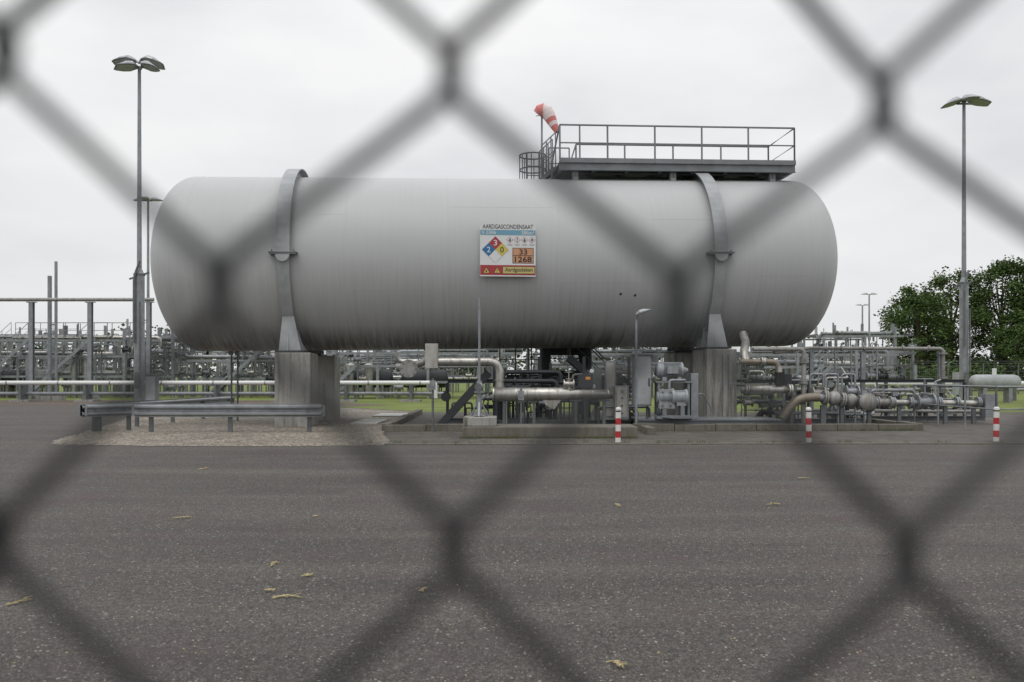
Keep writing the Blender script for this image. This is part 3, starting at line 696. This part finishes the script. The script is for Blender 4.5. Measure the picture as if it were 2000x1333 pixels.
g.tube([(9.6,23.8,.2),(10.2,23.8,.95),(11.4,23.8,.95),(11.4,23.8,.3)],.045,M_galv,bend=.12)
g.tube([(9.6,24.2,.35),(13.5,24.2,.33)],.05,M_pipe);g.box(13.2,13.55,23.4,23.7,.2,.85,M_galv)
g.tube([(11.9,23.6,.6),(11.9,23.6,1.2),(12.05,23.6,1.25)],.03,M_galv)
g.build('valve_manifold')
g=Geo()
g.tube([(7.8,25,2.05),(9.2,26,2.22),(13.35,26,2.20),(13.35,26,.3)],.055,M_pipe,n=10,bend=.15)
for x in (10.9,13.3,9.3): g.ibeam((x,26.1,0),(x,26.1,2.12),.12,.12,M_galv)
for x in (10.2,10.9,12.1,12.9): g.disc((x,26,2.21),(1,0,0),.09,.05,M_pipe)
for x in (10.0,10.5,11.3): g.tube([(x,26,2.2),(x,26,1.0),(x+.3,26,.6),(x+.3,26,0)],.03,M_galv,n=8,bend=.1)
g.disc((13.35,26,2.05),(0,0,1),.12,.05,M_pipe);g.disc((13.35,26,1.3),(0,0,1),.12,.05,M_pipe);valve(g,(13.35,26,.95),.07,(0,0,1),M_pipe,h=.4)
g.build('overhead_pipe')
g=Geo();rail(g,[(11.3,19.6,0),(14.5,20.0,0)],1.1,M_galv,step=.75,r=.025);rail(g,[(11.3,19.6,0),(11.5,24,0)],1.1,M_galv,step=1.4,r=.025)
g.box(12.2,12.55,19.55,19.58,.5,.95,M_galv);g.build('tubular_handrail')

# ---------------------------------------------------------------- background process plant
g=Geo()
g.cyl((-60,45,5.45),(-19.2,45,5.45),.10,M_pipe,n=10)
for k in range(12):
    x=-19.5-3.15*k;g.ibeam((x,45.1,.3),(x,45.1,5.3),.22,.22,M_galv);g.box(x-.35,x+.35,44.8,45.4,0,.3,M_conc);g.beam((x-.25,45.1,5.32),(x+.25,45.1,5.32),.2,.04,M_galv)
g.build('elevated_pipeline')
g=Geo()
g.cyl((-60,43.9,1.0),(-4.3,43.9,1.0),.11,M_white,n=12);g.tube([(-4.3,43.9,1.0),(-4.0,43.9,1.0),(-4.0,43.9,.2)],.1,M_white,bend=.3);g.cyl((-60,44.3,.42),(-3.5,44.3,.42),.10,M_galv,n=10)
for k in range(16):
    x=-5.3-3.4*k;g.box(x-.5,x+.5,43.7,44.6,0,.12,M_conc);g.box(x-.07,x+.07,43.8,44.5,.12,.9,M_galv_d);g.box(x-.3,x+.3,43.85,44.0,.84,.89,M_galv_d)
for k in range(20):
    x=-4.8-2.7*k;g.disc((x,43.9,1.0),(1,0,0),.13,.06,M_galv)
g.build('ground_pipeline')
g=Geo()
g.cyl((15,46,.95),(28,46,.95),.13,M_white,n=12);g.cyl((14,46.6,.6),(30,46.6,.6),.1,M_pipe,n=10)
for k in range(6): x=15.5+2.4*k;g.box(x-.08,x+.08,45.9,46.7,0,.82,M_galv_d);g.disc((x+.8,46,.95),(1,0,0),.18,.1,M_white)
g.build('ground_pipeline')
g=Geo();g.lathe((23.6,43,1.05),(1,0,0),[(-.15,.001),(-.12,.2),(0,.33),(.15,.38),(2.1,.38),(2.25,.33),(2.37,.2),(2.4,.001)],M_grey_l,n=24)
for x in (24.1,25.4): g.box(x-.1,x+.1,42.75,43.25,0,.75,M_galv)
g.cyl((24.7,43,1.35),(24.7,43,1.75),.1,M_white);g.box(22.6,23.1,42.8,43.1,.4,1.55,M_grey_l);g.box(22.75,22.95,42.9,43.0,0,.4,M_galv_d);g.build('horizontal_vessel')

def rack(name,x0,x1,y0,y1,H,seed,dens=1.0,vess=1):
    r=random.Random(seed);g=Geo();L=x1-x0;cm=(M_galv,M_galv,M_pipe,M_silver,M_galv_d,M_grey,M_galv_d,M_dark)
    lv=[H*.33,H*.62,H*.85]
    nx=int(L/3)
    for i in range(nx+1):
        x=x0+L*i/nx
        for y in (y0,(y0+y1)/2,y1):
            h=r.choice((lv[1],lv[2],lv[2],H));g.beam((x,y,0),(x,y,h),.16,.16,M_galv)
        for z in lv:
            if r.random()<.8: g.beam((x,y0,z),(x,y1,z),.12,.16,M_galv_d)
    for z in lv:
        for y in (y0,y1):
            a=x0+L*r.uniform(0,.15);b=x1-L*r.uniform(0,.2);g.beam((a,y,z-.1),(b,y,z-.1),.1,.14,M_galv)
        for k in range(int(7*dens)):
            y=r.uniform(y0,y1);a=x0+L*r.uniform(0,.5);b=a+L*r.uniform(.25,.6);b=min(b,x1);rad=r.choice((.04,.05,.07,.09,.12,.16))
            zz=z+rad+.05;e1=zz+r.choice((-1.1,-.7,.6,.9));e2=zz+r.choice((-1.2,-.6,.5,.8))
            g.tube([(a,y,max(.1,e1)),(a,y,zz),(b,y,zz),(b,y,max(.1,e2))],rad,r.choice(cm),n=8,bend=rad*2.5)
            for q in range(r.randint(1,4)): g.disc((r.uniform(a,b),y,zz),(1,0,0),rad*1.5,.08,r.choice(cm),10)
    for k in range(int(L*1.5*dens)):
        x=r.uniform(x0,x1);y=r.uniform(y0,y1);h=r.uniform(.6,1)*H*r.choice((.35,.6,.9));rad=r.choice((.03,.04,.06,.09));dx=r.choice((-1,1))*r.uniform(.3,1.2)
        g.tube([(x,y,0),(x,y,h),(x+dx,y,h),(x+dx,y,h-r.uniform(.3,1.0))],rad,r.choice(cm),n=7,bend=rad*3)
    for k in range(int(L*1.0*dens)):
        c=(r.uniform(x0,x1),y0-r.uniform(0,.8),r.choice((.7,.9,1.2,lv[0]+.3,lv[1]+.3)));valve(g,c,r.uniform(.08,.16),(1,0,0),r.choice(cm),h=.6,n=8)
        g.cyl((c[0],c[1],0),c,.05,M_galv_d,n=6)
    for k in range(int(L/5)+1):
        a=r.uniform(x0,x1-3);z=r.choice(lv);rail(g,[(a,y0-.05,z),(a+r.uniform(2,5),y0-.05,z)],1.0,M_galv,step=1.0,r=.025)
        if r.random()<.6:
            s_=V((a,y0-.6,z));e=V((a-z*1.1,y0-.6,0));g.beam(s_,e,.05,.2,M_galv);g.beam(s_+V((0,.7,0)),e+V((0,.7,0)),.05,.2,M_galv);rail(g,[e,s_],1.0,M_galv,step=.9,r=.02)
            for q in range(8):
                c=s_.lerp(e,(q+.5)/8);g.box(c.x-.12,c.x+.12,c.y,c.y+.7,c.z-.02,c.z+.02,M_galv)
    for k in range(vess):
        x=r.uniform(x0+1,x1-3);g.lathe((x,y0+1,1.2),(1,0,0),[(-.25,.001),(-.15,.4),(0,.55),(2.4,.55),(2.55,.4),(2.65,.001)],r.choice((M_galv_d,M_pipe,M_dark)),n=16)
        for q in (.4,2.0): g.box(x+q-.1,x+q+.1,y0+.6,y0+1.4,0,.9,M_conc)
        x=r.uniform(x0+1,x1-1);g.cyl((x,y0+.6,.4),(x,y0+.6,H*.6),.3,M_silver,n=14);g.sphere((x,y0+.6,H*.6),.3,M_silver,sz=.5)
    for k in range(int(L*.35)):
        x=r.uniform(x0,x1);y=r.uniform(y0,y1);g.cyl((x,y,lv[1]),(x,y,H+r.uniform(-.3,.9)),.035,M_galv,n=6)
    g.build(name)
rack('pipe_rack',-36,-21,52,58,4.3,1,1.25,2)
rack('pipe_rack',-52,-22,64,72,5.2,2,.9,2)
rack('pipe_rack',-21,-11.5,53,58,3.9,3,1.2,1)
rack('pipe_rack',-11,1,50,56,3.3,4,1.2,2)
rack('pipe_rack',1.5,13,52,58,3.3,5,1.0,2)
rack('pipe_rack',13.5,24,50,56,3.2,6,1.2,1)
rack('pipe_rack',24,31.5,66,72,5.4,7,1.6,1)
rack('pipe_rack',-22,-2,70,76,4.5,8,.8,1)
g=Geo()
for x,zt,r in ((-25.6,6.9,.11),(-25.25,7.7,.08)): g.cyl((x,46.5,0),(x,46.5,zt),r,M_galv,n=10)
g.beam((-25.6,46.5,4.2),(-25.25,46.5,4.2),.05,.08,M_galv);g.beam((-25.6,46.5,5.6),(-25.25,46.5,5.6),.05,.08,M_galv);g.box(-26,-24.9,46.1,46.9,0,.3,M_conc);g.build('vent_stack')
g=Geo()
for k in range(18):
    x=27+2.6*k;g.cyl((x,62,0),(x,62,2.3),.045,M_galv_d,n=7);g.beam((x,62,2.25),(x,61.75,2.55),.04,.04,M_galv_d)
for z in (.1,.5,.9,1.3,1.7,2.1,2.3,2.45): g.cyl((27,62,z),(71,62,z),.012,M_galv_d,n=5)
for k in range(300): g.cyl((27+.147*k,62,.1),(27+.147*k,62,2.1),.006,M_galv_d,n=4,caps=False)
g.build('perimeter_fence')

# ---------------------------------------------------------------- vegetation
def tree_mesh(seed,H,W,nclump=64,leaves=190,leaf=.30):
    r=random.Random(seed);g=Geo()
    g.tube([(0,0,0),(.1,0,H*.2),(-.05,.1,H*.45),(.05,0,H*.75)],.3,M_bark,n=9,radii=[.36,.27,.2,.07])
    cs=[]
    for k in range(nclump):
        t=r.random()**.8;z=H*(.16+.82*t);env=W*math.sin(pi*min(1,max(.05,(z/H-.02)*.98)))**.5*(1.08-.32*z/H)
        a=r.uniform(0,2*pi);rad=env*math.sqrt(r.uniform(.1,1));c=V((rad*math.cos(a),rad*math.sin(a),z+r.uniform(-.3,.3)));cs.append((c,r.uniform(.5,1.35)))
    for c,s_ in cs[::3]:
        st=V((0,0,c.z*r.uniform(.4,.7)));g.tube([st,st.lerp(c,.5)+V((0,0,.3)),c],.06,M_bark,n=5,radii=[.11,.07,.03])
    vs=[];fs=[]
    for c,s_ in cs:
        for k in range(int(leaves*s_)):
            d=V((r.gauss(0,1),r.gauss(0,1),r.gauss(0,.7)))
            if d.length>2.2: continue
            p=c+d*.60*s_;n=V((r.gauss(0,1),r.gauss(0,1),r.gauss(.6,1))).normalized()
            a,b=g.frame(n);l=leaf*r.uniform(.5,1.3);o=len(vs)
            vs+=[p-a*l*.5,p-b*l*.34,p+a*l*.5,p+b*l*.34];fs.append((o,o+1,o+2,o+3))
    g.add(vs,fs,M_leaf);return g
tg=[tree_mesh(11,13.0,4.6),tree_mesh(12,14.5,5.2,84),tree_mesh(13,11.5,4.2,60)]
meshes=[]
for (ti,x,y,s_,rz) in ((2,43.6,90,.95,0),(0,48.2,92,.98,1),(1,52.5,90,.93,2),(0,56.5,88,1.08,4),(1,60.5,93,1.0,5),(1,65,88,1.0,.6),(2,51.5,86,.62,4),(2,60,84,.7,1.2),(0,69,90,1.0,3),(2,46.5,97,.95,3.3)):
    if not meshes:
        for t in tg:
            o=t.build('oak_tree');meshes.append(o.data);bpy.data.objects.remove(o)
    o=bpy.data.objects.new('oak_tree',meshes[ti]);scene.collection.objects.link(o);o.location=(x,y,0);o.scale=(s_,s_,s_);o.rotation_euler[2]=rz
g=Geo();r=random.Random(5);vs=[];fs=[]
for k in range(1000):
    x=r.uniform(-150,130);y=r.uniform(165,185);hh=6.0+2.2*math.sin(x*.06)+1.6*math.sin(x*.19+1)+(3.0 if -80<x<-55 else 0)
    z=r.uniform(.5,max(1.5,hh));s_=r.uniform(1.0,2.0)
    for q in range(28):
        p=V((x+r.gauss(0,s_),y+r.gauss(0,s_),max(.1,z+r.gauss(0,s_*.6))));a,b=g.frame(V((r.gauss(0,1),r.gauss(0,1),r.gauss(0,1))).normalized());l=r.uniform(.5,1.0);o=len(vs)
        vs+=[p-a*l*.5,p-b*l*.4,p+a*l*.5,p+b*l*.4];fs.append((o,o+1,o+2,o+3))
g.add(vs,fs,M_leaf2);g.build('distant_tree_line')
g=Geo();vs=[];fs=[]
for k in range(240):
    c=V((r.uniform(40,74),r.uniform(84,90),r.uniform(.2,2.0)))
    for q in range(40):
        p=c+V((r.gauss(0,.8),r.gauss(0,.8),r.gauss(0,.5)));p.z=max(.05,p.z);a,b=g.frame(V((r.gauss(0,1),r.gauss(0,1),r.gauss(0,1))).normalized());l=r.uniform(.2,.45);o=len(vs)
        vs+=[p-a*l*.5,p-b*l*.4,p+a*l*.5,p+b*l*.4];fs.append((o,o+1,o+2,o+3))
g.add(vs,fs,M_leaf);g.build('hedge')

g=Geo();vs=[];fs=[];M_weed=flat('weed_green',(.09,.11,.035),.9)
for k in range(200):
    w=r.random()
    if w<.5: cx,cy=r.uniform(3,10),20.7+r.uniform(-.08,.02)
    elif w<.75: cx,cy=r.uniform(-1.1,2.7),18.1+r.uniform(-.05,.02)
    else: cx,cy=r.uniform(-3,10),r.uniform(16.6,17.0)
    for q in range(12):
        a=r.uniform(0,2*pi);h=r.uniform(.02,.09);x=cx+r.uniform(-.06,.06);y=cy+r.uniform(-.03,.03);o=len(vs)
        vs+=[V((x,y,.01)),V((x+.008,y,.01)),V((x+math.cos(a)*.04,y+math.sin(a)*.04,h+.01))];fs.append((o,o+1,o+2))
g.add(vs,fs,M_weed);g.build('kerb_weeds')
def twig(x,y,s_,a):
    g=Geo();rr=random.Random(int(abs(x*100+y*10)))
    P=[V((0,0,.008))];d=a
    for k in range(6): d+=rr.uniform(-.7,.7);P.append(P[-1]+V((math.cos(d),math.sin(d),0))*s_/6+V((0,0,rr.uniform(-.003,.006))))
    g.tube(P,.0042,M_twig,n=5)
    for k in (1,2,3,4):
        dd=a+rr.choice((-1,1))*rr.uniform(.4,1.1);g.tube([P[k],P[k]+V((math.cos(dd),math.sin(dd),.04))*s_*.28],.0028,M_twig,n=4)
    for k in range(5):
        q=P[rr.randint(1,5)]+V((rr.uniform(-.02,.02),rr.uniform(-.02,.02),.003));c=V((rr.uniform(.5,1),rr.uniform(-1,1),.1)).normalized()*.018;e=V((-c.y,c.x,.003))*.35
        g.add([q-c,q-e,q+c,q+e],[(0,1,2,3)],M_twig)
    g.build('fallen_twig',loc=(x,y,.006))
for t in ((-1.70,5.9,.16,.9),(-1.55,5.25,.10,.2),(-1.44,5.05,.20,.3),(-1.4,5.6,.09,.7),(-2.95,4.9,.17,.5),(.44,3.92,.13,.2),(2.65,8.75,.16,.1),(3.9,11,.2,2.6),(-3.2,7.9,.18,.1),(1.1,8.6,.1,1.5),(-.55,5.2,.08,2.2),(-4.5,12,.2,.4),(-1.9,8.0,.09,.3)): twig(*t)
g=Geo();rr=random.Random(77)
M_stone=paint('small_stone',(.30,.27,.23),.9,0,.4,30)
for k in range(2200):
    y=3.2+13*rr.random()**1.3;x=rr.uniform(-.68,.68)*y;s_=rr.uniform(.0025,.007)
    g.add([(x+s_*math.cos(t)*rr.uniform(.7,1.3),y+s_*math.sin(t)*rr.uniform(.7,1.3),.0045) for t in (0,1.6,3.1,4.7)]+[(x,y,.0045+s_*.8)],[(0,1,4),(1,2,4),(2,3,4),(3,0,4)],M_stone if rr.random()<.8 else M_twig)
g.build('loose_stones')

# ---------------------------------------------------------------- chain-link fence close to the lens
FY=.16
hx=.0425;hz=.0456;bx=-.0115;bz=1.408
fix={(-2,0):(-.0966,1.411),(0,0):(-.0115,1.408),(2,0):(.0709,1.403),(-1,1):(-.0556,1.366),(1,1):(.0317,1.365),
     (-2,2):(-.0976,1.318),(0,2):(-.0112,1.317),(2,2):(.0751,1.3163)}
def node(c,r_):
    if (c,r_) in fix: return fix[(c,r_)]
    rn=random.Random(c*1000+r_*7+5)
    x=bx+hx*c+.0006*c*(1 if abs(c)<4 else 0);z=bz-hz*r_-.0005*c*(1 if abs(c)<4 else 0)
    return (x+rn.uniform(-.001,.001),z+rn.uniform(-.001,.001))
cu=bpy.data.curves.new('wire_mesh','CURVE');cu.dimensions='3D';cu.bevel_depth=.00185;cu.bevel_resolution=2;cu.materials.append(M_wire)
for k in range(-42,42):
    pts=[]
    for r_ in range(-15,30):
        c=k if (k-r_)%2==0 else k+1
        x,z=node(c,r_);s_=1 if c==k+1 else -1
        for dx,dy,dz in ((-.0048,.0014,.0080),(-.0012,.0019,.0049),(.0006,.0014,.0026),(.0009,0,0),(.0006,-.0014,-.0026),(-.0012,-.0019,-.0049),(-.0048,-.0014,-.0080)):
            pts.append((x+s_*dx,FY+dy*s_,z+dz))
    sp=cu.splines.new('POLY');sp.points.add(len(pts)-1)
    for i,p in enumerate(pts): sp.points[i].co=(*p,1)
fe=empty('chain_link_fence',(0,0,0))
o=bpy.data.objects.new('wire_mesh',cu);scene.collection.objects.link(o);o.parent=fe
g=Geo()
for x in (-1.75,1.75): g.cyl((x,FY+.04,0),(x,FY+.04,2.15),.03,M_galv,n=12);g.sphere((x,FY+.04,2.15),.032,M_galv)
for z in (.06,1.05,2.08): g.cyl((-1.8,FY+.006,z),(1.8,FY+.006,z),.002,M_wire,n=6)
g.build('fence_posts',fe)

# ---------------------------------------------------------------- world, sun, camera
w=bpy.data.worlds.new('World');scene.world=w;w.use_nodes=True;nt=w.node_tree
bg=nt.nodes['Background'];bg.inputs['Strength'].default_value=.1
EL=math.radians(60);AZ=math.radians(200)
sk=nt.nodes.new('ShaderNodeTexSky');sk.sky_type='NISHITA';sk.sun_disc=False;sk.sun_elevation=EL;sk.sun_rotation=AZ
hs=nt.nodes.new('ShaderNodeHueSaturation');hs.inputs['Saturation'].default_value=.25;nt.links.new(sk.outputs[0],hs.inputs['Color'])
tc=nt.nodes.new('ShaderNodeTexCoord');mp_=nt.nodes.new('ShaderNodeMapping');mp_.inputs['Scale'].default_value=(1,1,2.6);mp_.inputs['Location'].default_value=(.7,0,.3)
nt.links.new(tc.outputs['Generated'],mp_.inputs[0])
nz=noise(nt,mp_.outputs[0],2.2,5,.5)
sx=nt.nodes.new('ShaderNodeSeparateXYZ');nt.links.new(tc.outputs['Generated'],sx.inputs[0])
def ramp_hdr(val,stops):
    prev=None
    for (a,va),(b,vb) in zip(stops[:-1],stops[1:]):
        m=nt.nodes.new('ShaderNodeMapRange');m.inputs[1].default_value=a;m.inputs[2].default_value=b;m.inputs[3].default_value=0;m.inputs[4].default_value=vb-va
        nt.links.new(val,m.inputs[0])
        ad=nt.nodes.new('ShaderNodeMath');ad.operation='ADD';nt.links.new(m.outputs[0],ad.inputs[0])
        if prev is None: ad.inputs[1].default_value=va
        else: nt.links.new(prev,ad.inputs[1])
        prev=ad.outputs[0]
    return prev
lum=ramp_hdr(sx.outputs[2],[(0,8.6),(.38,9.9),(1,18)])
cl=ramp(nt,nz,[(.36,(.80,.81,.83)),(.50,(.92,.928,.94)),(.62,(1,1,1.004))])
ml=nt.nodes.new('ShaderNodeVectorMath');ml.operation='SCALE';nt.links.new(cl,ml.inputs[0]);nt.links.new(lum,ml.inputs['Scale'])
fin=mixrgb(nt,hs.outputs[0],ml.outputs[0],.92)
nt.links.new(fin,bg.inputs['Color'])
sd=bpy.data.lights.new('sun','SUN');sd.energy=.6;sd.angle=math.radians(25);sd.color=(1,.97,.93)
so=bpy.data.objects.new('sun',sd);scene.collection.objects.link(so)
d=V((math.sin(AZ)*math.cos(EL),math.cos(AZ)*math.cos(EL),math.sin(EL)));so.rotation_euler=d.to_track_quat('Z','Y').to_euler()

cd=bpy.data.cameras.new('camera');cam=bpy.data.objects.new('camera',cd);scene.collection.objects.link(cam)
cam.location=(0,0,1.35);cam.rotation_euler=(math.pi/2,0,0)
cd.sensor_width=36;cd.lens=29.52;cd.shift_y=.0343;cd.clip_start=.02;cd.clip_end=5000
cd.dof.use_dof=True;cd.dof.focus_distance=23;cd.dof.aperture_fstop=4.2
scene.camera=cam
